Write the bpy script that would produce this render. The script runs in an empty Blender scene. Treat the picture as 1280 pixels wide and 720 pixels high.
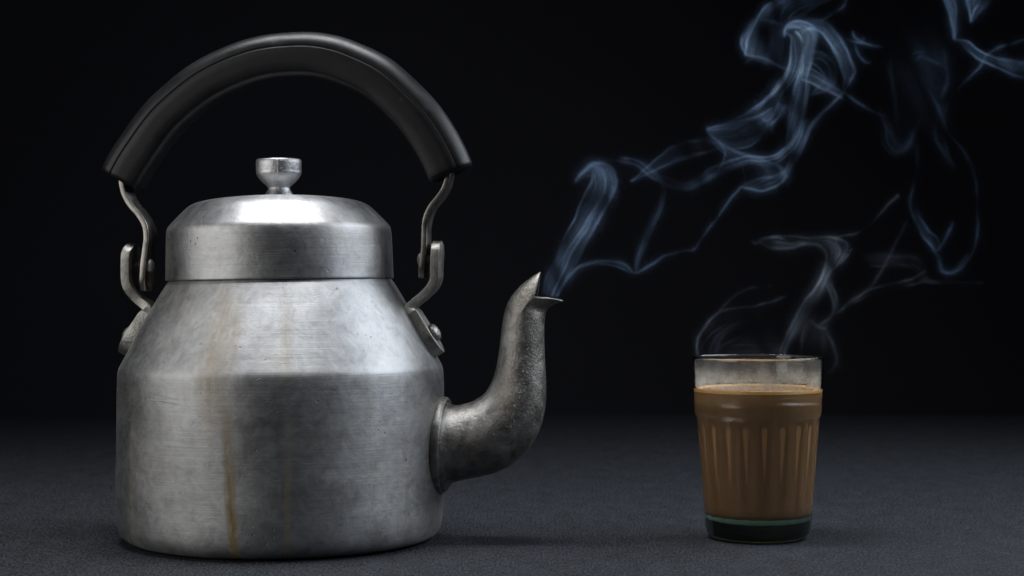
import bpy, bmesh, math, random
import numpy as np
from mathutils import Vector, Matrix

# ------------------------------------------------------------------ scale
S = 0.000375                 # metres per photo pixel in the plane of the kettle
D = 2150 * S                 # camera distance
rad = math.radians
sc = bpy.context.scene
col = sc.collection

# ------------------------------------------------------------------ camera
cam = bpy.data.cameras.new('camera')
cam.lens = 36.0 * 2150 / 1280
cam.sensor_width = 36.0
cam.clip_start = 0.01
cam.clip_end = 50
cam.dof.use_dof = True
cam.dof.focus_distance = D - 0.03
cam.dof.aperture_fstop = 14.0
cam_o = bpy.data.objects.new('camera', cam)
cam_o.location = (0, -D, 312 * S)
cam_o.rotation_euler = (rad(90), 0, 0)
col.objects.link(cam_o)
sc.camera = cam_o

# ------------------------------------------------------------------ world: a dark studio
w = bpy.data.worlds.new('World')
sc.world = w
w.use_nodes = True
w.node_tree.nodes['Background'].inputs[0].default_value = (0.55, 0.65, 1.0, 1)
w.node_tree.nodes['Background'].inputs[1].default_value = 0.012

# ------------------------------------------------------------------ softboxes
def softbox(name, loc, target, sx, sy, power, color, spread=180):
    l = bpy.data.lights.new(name, 'AREA')
    l.shape = 'RECTANGLE'; l.size = sx; l.size_y = sy
    l.energy = power; l.color = color
    l.spread = rad(spread)
    o = bpy.data.objects.new(name, l)
    o.location = loc
    o.rotation_euler = (Vector(target) - Vector(loc)).to_track_quat('-Z', 'Y').to_euler()
    col.objects.link(o)
    return o

softbox('softbox_right', (0.48, 0.02, 0.42), (0.02, 0.0, 0.05), 0.64, 0.36, 3.5, (0.84, 0.91, 1.0), 180)
softbox('softbox_left', (-0.56, -0.28, 0.24), (-0.13, 0.0, 0.15), 0.60, 0.36, 0.66, (1.0, 0.985, 0.95), 120)
softbox('softbox_top', (-0.11, -0.03, 0.60), (-0.11, -0.02, 0.15), 0.40, 0.15, 1.45, (0.95, 0.97, 1.0), 110)

vs = sc.view_settings
vs.view_transform = 'Standard'
vs.look = 'None'
vs.exposure = 0.0
vs.gamma = 1.0
vs.use_curve_mapping = False
sc.cycles.use_denoising = True
sc.cycles.max_bounces = 14
sc.cycles.transmission_bounces = 12
sc.cycles.transparent_max_bounces = 24
sc.cycles.volume_bounces = 0
sc.cycles.blur_glossy = 0.4
sc.cycles.sample_clamp_indirect = 4.0

# ------------------------------------------------------------------ node expressions
class E:
    """arithmetic on shader sockets"""
    def __init__(s, nt, v): s.nt, s.v = nt, v
    def _m(s, op, *a, clamp=False):
        n = s.nt.nodes.new('ShaderNodeMath'); n.operation = op; n.use_clamp = clamp
        for i, x in enumerate((s,) + a):
            x = x.v if isinstance(x, E) else x
            if isinstance(x, (int, float)): n.inputs[i].default_value = x
            else: s.nt.links.new(x, n.inputs[i])
        return E(s.nt, n.outputs[0])
    def __add__(s, o): return s._m('ADD', o)
    __radd__ = __add__
    def __mul__(s, o): return s._m('MULTIPLY', o)
    __rmul__ = __mul__
    def __sub__(s, o): return s._m('SUBTRACT', o)
    def __rsub__(s, o): return E(s.nt, o)._m('SUBTRACT', s)
    def __truediv__(s, o): return s._m('DIVIDE', o)
    def abs(s): return s._m('ABSOLUTE')
    def sat(s): return s._m('ADD', 0.0, clamp=True)
    def pow(s, p): return s._m('POWER', p)
    def step(s, a, b):
        n = s.nt.nodes.new('ShaderNodeMapRange'); n.interpolation_type = 'SMOOTHSTEP'
        s.nt.links.new(s.v, n.inputs[0])
        n.inputs[1].default_value = a; n.inputs[2].default_value = b
        n.inputs[3].default_value = 0; n.inputs[4].default_value = 1
        if a > b:
            n.inputs[1].default_value = b; n.inputs[2].default_value = a
            n.inputs[3].default_value = 1; n.inputs[4].default_value = 0
        return E(s.nt, n.outputs[0])

class Mat:
    def __init__(s, name):
        s.m = bpy.data.materials.new(name); s.m.use_nodes = True
        s.nt = s.m.node_tree
        s.b = s.nt.nodes['Principled BSDF']
        s.out = s.nt.nodes['Material Output']
        tc = s.nt.nodes.new('ShaderNodeTexCoord')
        sep = s.nt.nodes.new('ShaderNodeSeparateXYZ')
        s.nt.links.new(tc.outputs['Object'], sep.inputs[0])
        s.obj = tc.outputs['Object']
        s.x, s.y, s.z = (E(s.nt, sep.outputs[i]) for i in range(3))
    def vec(s, x, y, z):
        n = s.nt.nodes.new('ShaderNodeCombineXYZ')
        for i, q in enumerate((x, y, z)):
            if isinstance(q, E): s.nt.links.new(q.v, n.inputs[i])
            else: n.inputs[i].default_value = q
        return n.outputs[0]
    def noise(s, vec, scale, detail=3, rough=0.55, dist=0.0):
        n = s.nt.nodes.new('ShaderNodeTexNoise')
        s.nt.links.new(vec, n.inputs['Vector'])
        n.inputs['Scale'].default_value = scale
        n.inputs['Detail'].default_value = detail
        n.inputs['Roughness'].default_value = rough
        n.inputs['Distortion'].default_value = dist
        return E(s.nt, n.outputs['Fac'])
    def voro(s, vec, scale, feature='F1'):
        n = s.nt.nodes.new('ShaderNodeTexVoronoi'); n.feature = feature
        s.nt.links.new(vec, n.inputs['Vector']); n.inputs['Scale'].default_value = scale
        return E(s.nt, n.outputs['Distance'])
    def mix(s, fac, a, b):
        n = s.nt.nodes.new('ShaderNodeMix'); n.data_type = 'RGBA'
        for i, q in ((0, fac), (6, a), (7, b)):
            if isinstance(q, E): s.nt.links.new(q.v, n.inputs[i])
            elif hasattr(q, 'is_linked'): s.nt.links.new(q, n.inputs[i])
            elif isinstance(q, (int, float)): n.inputs[i].default_value = q
            else: n.inputs[i].default_value = (*q, 1)
        return n.outputs[2]
    def set(s, name, q):
        i = s.b.inputs[name]
        if isinstance(q, E): s.nt.links.new(q.v, i)
        elif hasattr(q, 'is_linked'): s.nt.links.new(q, i)
        elif isinstance(q, (int, float)): i.default_value = q
        else: i.default_value = (*q, 1)
    def bump(s, h, strength, dist):
        n = s.nt.nodes.new('ShaderNodeBump')
        n.inputs['Strength'].default_value = strength
        n.inputs['Distance'].default_value = dist
        s.nt.links.new(h.v, n.inputs['Height'])
        s.nt.links.new(n.outputs[0], s.b.inputs['Normal'])
    def theta(s):
        return s.x._m('ARCTAN2', s.y * -1.0)      # 0 at the front, + to the right

PX = 1.0 / S

def mat_aluminium(name, stains):
    m = Mat(name)
    th = m.theta()
    h = m.z * PX                                   # height in photo pixels
    fine = m.noise(m.vec(th * 2.5, m.z * 1400.0, 0.0), 1.0, 4, 0.6)      # turning lines
    lines = m.noise(m.vec(th * 0.8, m.z * 420.0, 3.0), 1.0, 3, 0.6)
    wear = m.noise(m.obj, 38.0, 5, 0.62, 0.6)
    cloud = m.noise(m.obj, 17.0, 3, 0.5)
    vert = m.noise(m.vec(th * 26.0, m.z * 9.0, 1.0), 1.0, 4, 0.6)        # faint runs down the wall
    spots = m.voro(m.obj, 95.0).step(0.10, 0.02) * m.noise(m.obj, 60.0, 2).step(0.52, 0.66)
    pits = m.voro(m.obj, 330.0).step(0.20, 0.05) * m.noise(m.obj, 45.0, 2).step(0.55, 0.7)
    scr = m.noise(m.vec(m.x * 90.0 + m.z * 260.0, m.y * 90.0, m.z * 900.0 - m.x * 300.0), 1.0, 2).step(0.70, 0.78)
    rub = m.noise(m.vec(th * 9.0, m.z * 130.0, m.y * 20.0), 1.0, 6, 0.72, 0.8)      # years of scouring
    grime = m.noise(m.obj, 130.0, 6, 0.72, 0.7)
    dull, shine = ((0.27, 0.27, 0.27), (0.50, 0.505, 0.515)) if stains else ((0.27, 0.27, 0.275), (0.46, 0.465, 0.475))
    base = m.mix((wear * 1.5 + rub * 1.8 + grime * 0.9 - 1.55).sat(), dull, shine)
    base = m.mix(grime.step(0.54, 0.70) * 0.42, base, (0.20, 0.185, 0.16))
    base = m.mix((vert - 0.5).sat() * 0.9, base, (0.48, 0.45, 0.39))
    base = m.mix((cloud.step(0.5, 0.75)) * 0.22, base, (0.52, 0.48, 0.40))
    stain = None
    if stains:
        wob = (m.noise(m.vec(0.0, 0.0, m.z * 60.0), 1.0, 3) - 0.5) * 0.05
        def run(t0, slope, w0, w1, top, bot, k, tail=8.0):
            c = (th - (t0 + 0.135) - wob - (232.0 - h) * slope).abs()
            wid = w0 + (w1 - w0) * ((h - bot) / (top - bot)).sat()
            inner = (wid - c) / wid
            return inner.sat().pow(0.6) * h.step(top + 14, top - 40) * h.step(bot - 6, bot - 6 + tail) * k
        br = (m.noise(m.vec(th * 40.0, m.z * 120.0, 7.0), 1.0, 5, 0.7) * 2.2 - 0.3).sat()
        s1 = run(-0.335, 0.00028, 0.036, 0.044, 205.0, 0.0, 1.0) * (h.step(225, 20) * 0.72 + 0.18)
        s2 = run(0.03, 0.0, 0.018, 0.030, 190.0, 0.0, 1.0) * (h.step(210, 40) * 0.5 + 0.06)
        s3 = run(-0.42, 0.0001, 0.085, 0.13, 318.0, 130.0, 0.34, 90.0)
        s4 = run(-0.30, 0.0, 0.035, 0.045, 300.0, 185.0, 0.22, 60.0)
        s5 = run(0.03, 0.0, 0.05, 0.05, 300.0, 185.0, 0.18, 60.0)
        s6 = run(0.50, 0.0, 0.03, 0.02, 220.0, 120.0, 0.16, 50.0)
        s7 = run(-1.05, 0.0, 0.05, 0.03, 180.0, 0.0, 0.30)
        # pale scuff and an old scratch
        def blob(t0, h0, tw, hw):
            a = (th - (t0 + 0.03)) / tw; b_ = (h - h0) / hw
            q = a * a + b_ * b_ + (m.noise(m.obj, 260.0, 4) - 0.5) * 1.6
            return q
        scuff = (blob(0.42, 96.0, 0.11, 10.0) + (grime - 0.5) * 3.0).step(1.1, 0.1) * 0.40
        scr_a = ((h - 187.0 + (th + 0.6) * 26.0).abs() + grime * 1.2).step(2.0, 0.9) * (th + 0.60).abs().step(0.14, 0.10)
        scr_b = ((h - 180.0 + (th + 0.57) * 18.0).abs() + grime * 1.2).step(1.8, 0.8) * (th + 0.57).abs().step(0.10, 0.07)
        base = m.mix(scuff, base, (0.66, 0.67, 0.68))
        base = m.mix((scr_a * 0.6 + scr_b).sat() * 0.45, base, (0.15, 0.15, 0.155))
        stain = ((s1 + s2 + s3 + s4 + s5 + s6 + s7) * br * 1.25).sat()
        base = m.mix(stain, base, (0.27, 0.185, 0.062))
    base = m.mix(spots * 0.75, base, (0.17, 0.12, 0.08))
    base = m.mix(pits * 0.7, base, (0.09, 0.08, 0.07))
    m.set('Base Color', base)
    m.set('Metallic', 1.0 if stain is None else (1.0 - stain * 0.45))
    m.set('Roughness', (wear * 0.16 + fine * 0.08 + cloud * 0.10 + 0.23 + rub * 0.14 + scr * 0.1).sat() if stain is None
          else (wear * 0.16 + fine * 0.08 + cloud * 0.10 + 0.27 + rub * 0.18 + stain * 0.18 + scr * 0.1).sat())
    tan = m.nt.nodes.new('ShaderNodeTangent'); tan.direction_type = 'RADIAL'; tan.axis = 'Z'
    m.nt.links.new(tan.outputs[0], m.b.inputs['Tangent'])
    m.set('Anisotropic', 0.45)
    m.set('Anisotropic Rotation', 0.25)
    dents = m.noise(m.obj, 24.0, 2, 0.4)
    m.bump(fine * 0.09 + lines * 0.16 + wear * 0.22 + dents * 1.1 - pits * 0.3 - spots * 0.2 - scr * 0.12 + rub * 0.22 + grime * 0.18, 0.40, 0.0011)
    return m.m

def mat_cast(name, dark, light, tint, scale=1.0, rough=0.36):
    m = Mat(name)
    a = m.noise(m.obj, 75.0 * scale, 6, 0.7, 0.4)
    b = m.noise(m.obj, 480.0 * scale, 4, 0.7)
    c = m.noise(m.obj, 30.0 * scale, 3, 0.5)
    base = m.mix((a * 2.2 - 0.6).sat(), dark, light)
    base = m.mix(c.step(0.45, 0.7) * 0.6, base, tint)
    pit = b.step(0.62, 0.74)
    base = m.mix(pit * 0.55, base, tuple(q * 0.25 for q in dark))
    m.set('Base Color', base)
    m.set('Metallic', 0.95)
    m.set('Roughness', (a * 0.28 + rough - 0.10 + b * 0.10).sat())
    m.bump(a * 0.5 + b * 0.7 - pit * 0.8, 0.55, 0.0007)
    return m.m

def mat_rusty_strap():
    m = Mat('worn_strap_metal')
    a = m.noise(m.obj, 120.0, 5, 0.65, 0.5)
    r = m.noise(m.obj, 55.0, 4, 0.7, 0.8)
    base = m.mix((a * 2 - 0.5).sat(), (0.13, 0.12, 0.105), (0.42, 0.40, 0.37))
    base = m.mix(r.step(0.60, 0.70) * 0.8, base, (0.20, 0.085, 0.025))
    m.set('Base Color', base)
    m.set('Metallic', 1.0 - r.step(0.60, 0.70) * 0.7)
    m.set('Roughness', (a * 0.3 + 0.22).sat())
    m.bump(a + r * 0.4, 0.4, 0.0005)
    return m.m

def mat_grip():
    m = Mat('black_grip')
    a = m.noise(m.obj, 60.0, 5, 0.65)
    b = m.noise(m.obj, 700.0, 3, 0.6)
    d = m.noise(m.obj, 210.0, 5, 0.7, 1.0)
    base = m.mix((a * 1.8 - 0.5).sat(), (0.004, 0.0042, 0.005), (0.008, 0.0083, 0.0095))
    base = m.mix(d.step(0.64, 0.72) * 0.25, base, (0.09, 0.095, 0.10))
    m.set('Base Color', base)
    m.set('Roughness', (a * 0.22 + d * 0.18 + 0.22).sat())
    m.set('Specular IOR Level', 0.33)
    m.bump(b * 0.15 + a * 0.5 + d * 0.12, 0.3, 0.0005)
    return m.m

def mat_table():
    m = Mat('charcoal_cloth')
    pv = m.vec(m.x, m.y * 0.30, 0.0)                # the nap lies in short tufts running away from the front
    g = m.noise(pv, 900.0, 3, 0.65)
    g2 = m.noise(pv, 2100.0, 2, 0.6)
    big = m.noise(m.obj, 7.0, 3, 0.5)
    mid = m.noise(m.vec(m.x, m.y * 0.5, 0.0), 90.0, 4, 0.65)
    f = ((g - 0.5) * 3.6 + (g2 - 0.5) * 3.0 + (mid - 0.5) * 0.9 + 0.42).sat()
    base = m.mix(f, (0.003, 0.0035, 0.0045), (0.041, 0.0455, 0.056))
    base = m.mix((big - 0.4).sat() * 0.7, base, (0.020, 0.022, 0.028))
    fl = g2.step(0.66, 0.76) * mid.step(0.50, 0.62)
    base = m.mix(fl * 0.6, base, (0.20, 0.22, 0.27))
    m.set('Base Color', base)
    m.set('Roughness', (0.66 + g * 0.2).sat())
    m.set('Specular IOR Level', 0.22)
    m.bump(g * 1.0 + mid * 1.2 + g2 * 0.6, 0.8, 0.0009)
    return m.m

def mat_backdrop():
    m = Mat('black_backdrop')
    n = m.noise(m.obj, 3.0, 3, 0.5)
    m.set('Base Color', m.mix(n, (0.046, 0.045, 0.053), (0.062, 0.061, 0.070)))
    m.set('Roughness', 0.95)
    m.set('Specular IOR Level', 0.1)
    return m.m

def mat_glass():
    m = Mat('green_tinged_glass')
    m.set('Base Color', (0.97, 0.99, 0.98))
    m.set('Roughness', 0.012)
    m.set('IOR', 1.5)
    m.set('Transmission Weight', 1.0)
    n = m.noise(m.vec(m.x, m.y, m.z * 0.4), 110.0, 3, 0.5)
    m.bump(n, 0.12, 0.0008)
    v = m.nt.nodes.new('ShaderNodeVolumeAbsorption')
    v.inputs['Color'].default_value = (0.42, 0.88, 0.42, 1)
    v.inputs['Density'].default_value = 20.0
    m.nt.links.new(v.outputs[0], m.out.inputs['Volume'])
    return m.m

def mat_tea():
    m = Mat('milky_tea')
    n = m.noise(m.obj, 90.0, 3, 0.5, 0.4)
    m.set('Base Color', m.mix(n, (0.29, 0.160, 0.072), (0.35, 0.20, 0.094)))
    m.set('Roughness', 0.22)
    m.set('Subsurface Weight', 0.35)
    m.b.inputs['Subsurface Radius'].default_value = (1.0, 0.5, 0.25)
    m.set('Subsurface Scale', 0.003)
    return m.m

def mat_froth():
    m = Mat('tea_froth')
    n = m.noise(m.obj, 900.0, 3, 0.6)
    m.set('Base Color', m.mix(n, (0.66, 0.29, 0.070), (0.85, 0.52, 0.20)))
    m.set('Roughness', 0.35)
    m.bump(n, 0.5, 0.0003)
    return m.m

def mat_condensation():
    m = Mat('condensation_film')
    h = m.z * PX
    nt = m.nt
    d = m.noise(m.obj, 1500.0, 3, 0.6)
    c = m.noise(m.obj, 120.0, 4, 0.6)
    fac = ((d * 0.7 + 0.2).sat() * (c * 2.4 - 0.45).sat() * (h.step(217, 187) * 1.5 + 0.12)).sat()
    tr = nt.nodes.new('ShaderNodeBsdfTransparent')
    df = nt.nodes.new('ShaderNodeBsdfDiffuse'); df.inputs[0].default_value = (0.82, 0.76, 0.70, 1)
    tl = nt.nodes.new('ShaderNodeBsdfTranslucent'); tl.inputs[0].default_value = (0.82, 0.76, 0.70, 1)
    a = nt.nodes.new('ShaderNodeMixShader'); a.inputs[0].default_value = 0.5
    nt.links.new(df.outputs[0], a.inputs[1]); nt.links.new(tl.outputs[0], a.inputs[2])
    b = nt.nodes.new('ShaderNodeMixShader')
    nt.links.new(fac.v, b.inputs[0]); nt.links.new(tr.outputs[0], b.inputs[1]); nt.links.new(a.outputs[0], b.inputs[2])
    nt.links.new(b.outputs[0], m.out.inputs['Surface'])
    return m.m

def mat_smoke(name, color, gain):
    m = bpy.data.materials.new(name); m.use_nodes = True
    nt = m.node_tree
    nt.nodes.remove(nt.nodes['Principled BSDF'])
    out = nt.nodes['Material Output']
    at = nt.nodes.new('ShaderNodeAttribute'); at.attribute_name = 'density'
    mu = nt.nodes.new('ShaderNodeMath'); mu.operation = 'MULTIPLY'; mu.inputs[1].default_value = gain / S / 100.0
    nt.links.new(at.outputs['Fac'], mu.inputs[0])
    v = nt.nodes.new('ShaderNodeVolumeScatter')
    v.inputs['Color'].default_value = (*color, 1)
    v.inputs['Anisotropy'].default_value = 0.15
    nt.links.new(mu.outputs[0], v.inputs['Density'])
    nt.links.new(v.outputs[0], out.inputs['Volume'])
    return m

M_BODY = mat_aluminium('worn_aluminium', True)
M_LID = mat_aluminium('turned_aluminium', False)
M_KNOB = mat_cast('knob_metal', (0.36, 0.36, 0.37), (0.60, 0.60, 0.62), (0.5, 0.49, 0.47), 1.5, 0.30)
M_SPOUT = mat_cast('tarnished_spout', (0.085, 0.081, 0.075), (0.46, 0.445, 0.415), (0.23, 0.21, 0.18), 1.6, 0.36)
M_EAR = mat_cast('worn_bracket', (0.20, 0.195, 0.18), (0.48, 0.47, 0.445), (0.32, 0.295, 0.25), 1.8, 0.34)
M_STRAP = mat_rusty_strap()
M_GRIP = mat_grip()
M_TABLE = mat_table()
M_BACK = mat_backdrop()
M_GLASS = mat_glass()
M_TEA = mat_tea()
M_FROTH = mat_froth()
M_FILM = mat_condensation()

# ------------------------------------------------------------------ mesh helpers (photo pixels -> metres)
def link_mesh(name, verts, faces, mat, parent=None, smooth=True, scale=S):
    me = bpy.data.meshes.new(name)
    me.from_pydata([tuple(c * scale for c in v) for v in verts], [], faces)
    bm = bmesh.new(); bm.from_mesh(me)
    bmesh.ops.recalc_face_normals(bm, faces=bm.faces)
    bm.to_mesh(me); bm.free()
    me.validate()
    if smooth:
        me.polygons.foreach_set('use_smooth', [True] * len(me.polygons))
    me.materials.append(mat)
    o = bpy.data.objects.new(name, me)
    col.objects.link(o)
    o.parent = parent
    return o

def empty(name, loc, label, cat):
    o = bpy.data.objects.new(name, None)
    o.location = loc
    o.empty_display_size = 0.02
    col.objects.link(o)
    o['label'] = label; o['category'] = cat
    return o

def lathe(profile, seg=96, rfun=None):
    """profile [(r, h)] from axis to axis or open; returns verts, faces"""
    V, F, rings = [], [], []
    for (r, h) in profile:
        if r < 1e-6:
            rings.append([len(V)]); V.append((0, 0, h))
        else:
            ring = []
            for k in range(seg):
                t = 2 * math.pi * k / seg
                rr, hh = (r, h) if rfun is None else rfun(r, h, t)
                ring.append(len(V)); V.append((rr * math.sin(t), -rr * math.cos(t), hh))
            rings.append(ring)
    for a, b in zip(rings, rings[1:]):
        if len(a) == 1 and len(b) == 1: continue
        for k in range(seg):
            k2 = (k + 1) % seg
            if len(a) == 1: F.append((a[0], b[k], b[k2]))
            elif len(b) == 1: F.append((a[k], b[0], a[k2]))
            else: F.append((a[k], b[k], b[k2], a[k2]))
    return V, F

def catmull(pts, n):
    """n points evenly spaced along a Catmull-Rom curve through pts (any dimension)"""
    p = np.array(pts, float)
    if len(p) < 2: return np.repeat(p, n, 0)
    q = np.vstack([2 * p[0] - p[1], p, 2 * p[-1] - p[-2]])
    out = []
    for i in range(1, len(q) - 2):
        t = np.linspace(0, 1, 24, endpoint=False)[:, None]
        a, b, c, d = q[i - 1], q[i], q[i + 1], q[i + 2]
        out.append(0.5 * ((2 * b) + (c - a) * t + (2 * a - 5 * b + 4 * c - d) * t**2 + (3 * b - a - 3 * c + d) * t**3))
    out = np.vstack(out + [p[-1:]])
    seg = np.linalg.norm(np.diff(out[:, :min(3, out.shape[1])], axis=0), axis=1)
    s = np.concatenate([[0], np.cumsum(seg)])
    u = np.linspace(0, s[-1], n)
    return np.stack([np.interp(u, s, out[:, k]) for k in range(out.shape[1])], 1)

def subsurf(o, lv):
    md = o.modifiers.new('subdivision', 'SUBSURF'); md.levels = lv; md.render_levels = lv
    return o

def bevel(o, width_px, seg=2):
    md = o.modifiers.new('bevel', 'BEVEL'); md.width = width_px * S; md.segments = seg
    md.limit_method = 'ANGLE'; md.angle_limit = rad(40)
    return o

def K(px, py, y=0.0, cx=352.5):
    """photo pixel -> kettle-local pixels"""
    return (px - cx, y, 672.0 - py)

# ------------------------------------------------------------------ the setting
def build_setting():
    # table: a cloth covered slab with a rounded far edge, wavering very slightly
    x0, x1, y0, y1 = -1.1, 1.1, -0.74, 0.78
    nx, ny = 90, 70
    V, F = [], []
    rnd = np.random.default_rng(4)
    ph = rnd.uniform(0, 6.28, 8)
    for j in range(ny + 1):
        for i in range(nx + 1):
            x = x0 + (x1 - x0) * i / nx; y = y0 + (y1 - y0) * j / ny
            V.append((x, y, 0.0))
    for j in range(ny):
        for i in range(nx):
            a = j * (nx + 1) + i
            F.append((a, a + 1, a + nx + 2, a + nx + 1))
    # far edge rolls over and hangs down
    last = [ny * (nx + 1) + i for i in range(nx + 1)]
    for k in range(1, 8):
        a = min(k, 5) / 5 * math.pi / 2
        ring = []
        for i in range(nx + 1):
            x = x0 + (x1 - x0) * i / nx
            drop = 0.012 * (1 - math.cos(a)) + max(0, k - 5) * 0.12
            ring.append(len(V)); V.append((x, y1 + 0.012 * math.sin(a), -drop))
        for i in range(nx):
            F.append((last[i], last[i + 1], ring[i + 1], ring[i]))
        last = ring
    t = link_mesh('table_top', V, F, M_TABLE, scale=1.0)
    t['kind'] = 'structure'
    t['label'] = 'dark charcoal cloth covered table top under kettle and glass'
    # backdrop: sheet behind the table with a gentle sweep
    V, F = [], []
    prof = [(1.55, -0.6)] + [(1.55, -0.3 + 0.15 * k) for k in range(14)]
    for (y, z) in prof:
        for i in range(21):
            x = -2.2 + 4.4 * i / 20
            V.append((x, y + 0.01 * math.sin(x * 5 + 1), z))
    for j in range(len(prof) - 1):
        for i in range(20):
            a = j * 21 + i
            F.append((a, a + 1, a + 22, a + 21))
    b = link_mesh('backdrop', V, F, M_BACK, scale=1.0)
    b['kind'] = 'structure'
    b['label'] = 'plain black backdrop behind the table'
build_setting()

# ------------------------------------------------------------------ kettle
TURN = rad(-7.0)          # handle and spout turn a little towards the camera on the right

def rot_px(v, a=TURN):
    c, s = math.cos(a), math.sin(a)
    return (v[0] * c - v[1] * s, v[0] * s + v[1] * c, v[2])

def strap(name, path, halfw, thick, mat, parent, bev=1.4):
    """flat metal strip swept along path [(x, z)] in the x-z plane, width along y"""
    n = len(path)
    P = np.array(path, float)
    T = np.gradient(P, axis=0); T /= np.linalg.norm(T, axis=1)[:, None]
    N = np.stack([-T[:, 1], T[:, 0]], 1)
    hw = halfw if hasattr(halfw, '__len__') else [halfw] * n
    V, F = [], []
    for i in range(n):
        for (sy, sn) in ((-1, -1), (1, -1), (1, 1), (-1, 1)):
            p = P[i] + N[i] * sn * (thick[i] if hasattr(thick, '__len__') else thick) / 2
            V.append(rot_px((p[0], sy * hw[i], p[1])))
    for i in range(n - 1):
        for k in range(4):
            k2 = (k + 1) % 4
            F.append((i * 4 + k, i * 4 + k2, i * 4 + 4 + k2, i * 4 + 4 + k))
    F.append((0, 1, 2, 3)); F.append(tuple((n - 1) * 4 + k for k in (3, 2, 1, 0)))
    o = link_mesh(name, V, F, mat, parent)
    return bevel(o, bev, 3)

def pin(name, a, direction, r, length, mat, parent, head=True):
    """a rivet: short shank along direction with a domed head; a in kettle pixels"""
    prof = [(0, 0), (r * 0.62, 0), (r * 0.62, length), (r, length), (r * 1.02, length + r * 0.16),
            (r * 0.86, length + r * 0.42), (r * 0.5, length + r * 0.60), (0, length + r * 0.66)]
    if not head: prof = [(0, 0), (r, 0), (r, length), (0, length)]
    V, F = lathe(prof, 20)
    q = Vector((0, 0, 1)).rotation_difference(Vector(direction).normalized())
    V = [rot_px(tuple(Vector(a) + q @ Vector(v))) for v in V]
    return link_mesh(name, V, F, mat, parent)

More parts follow.
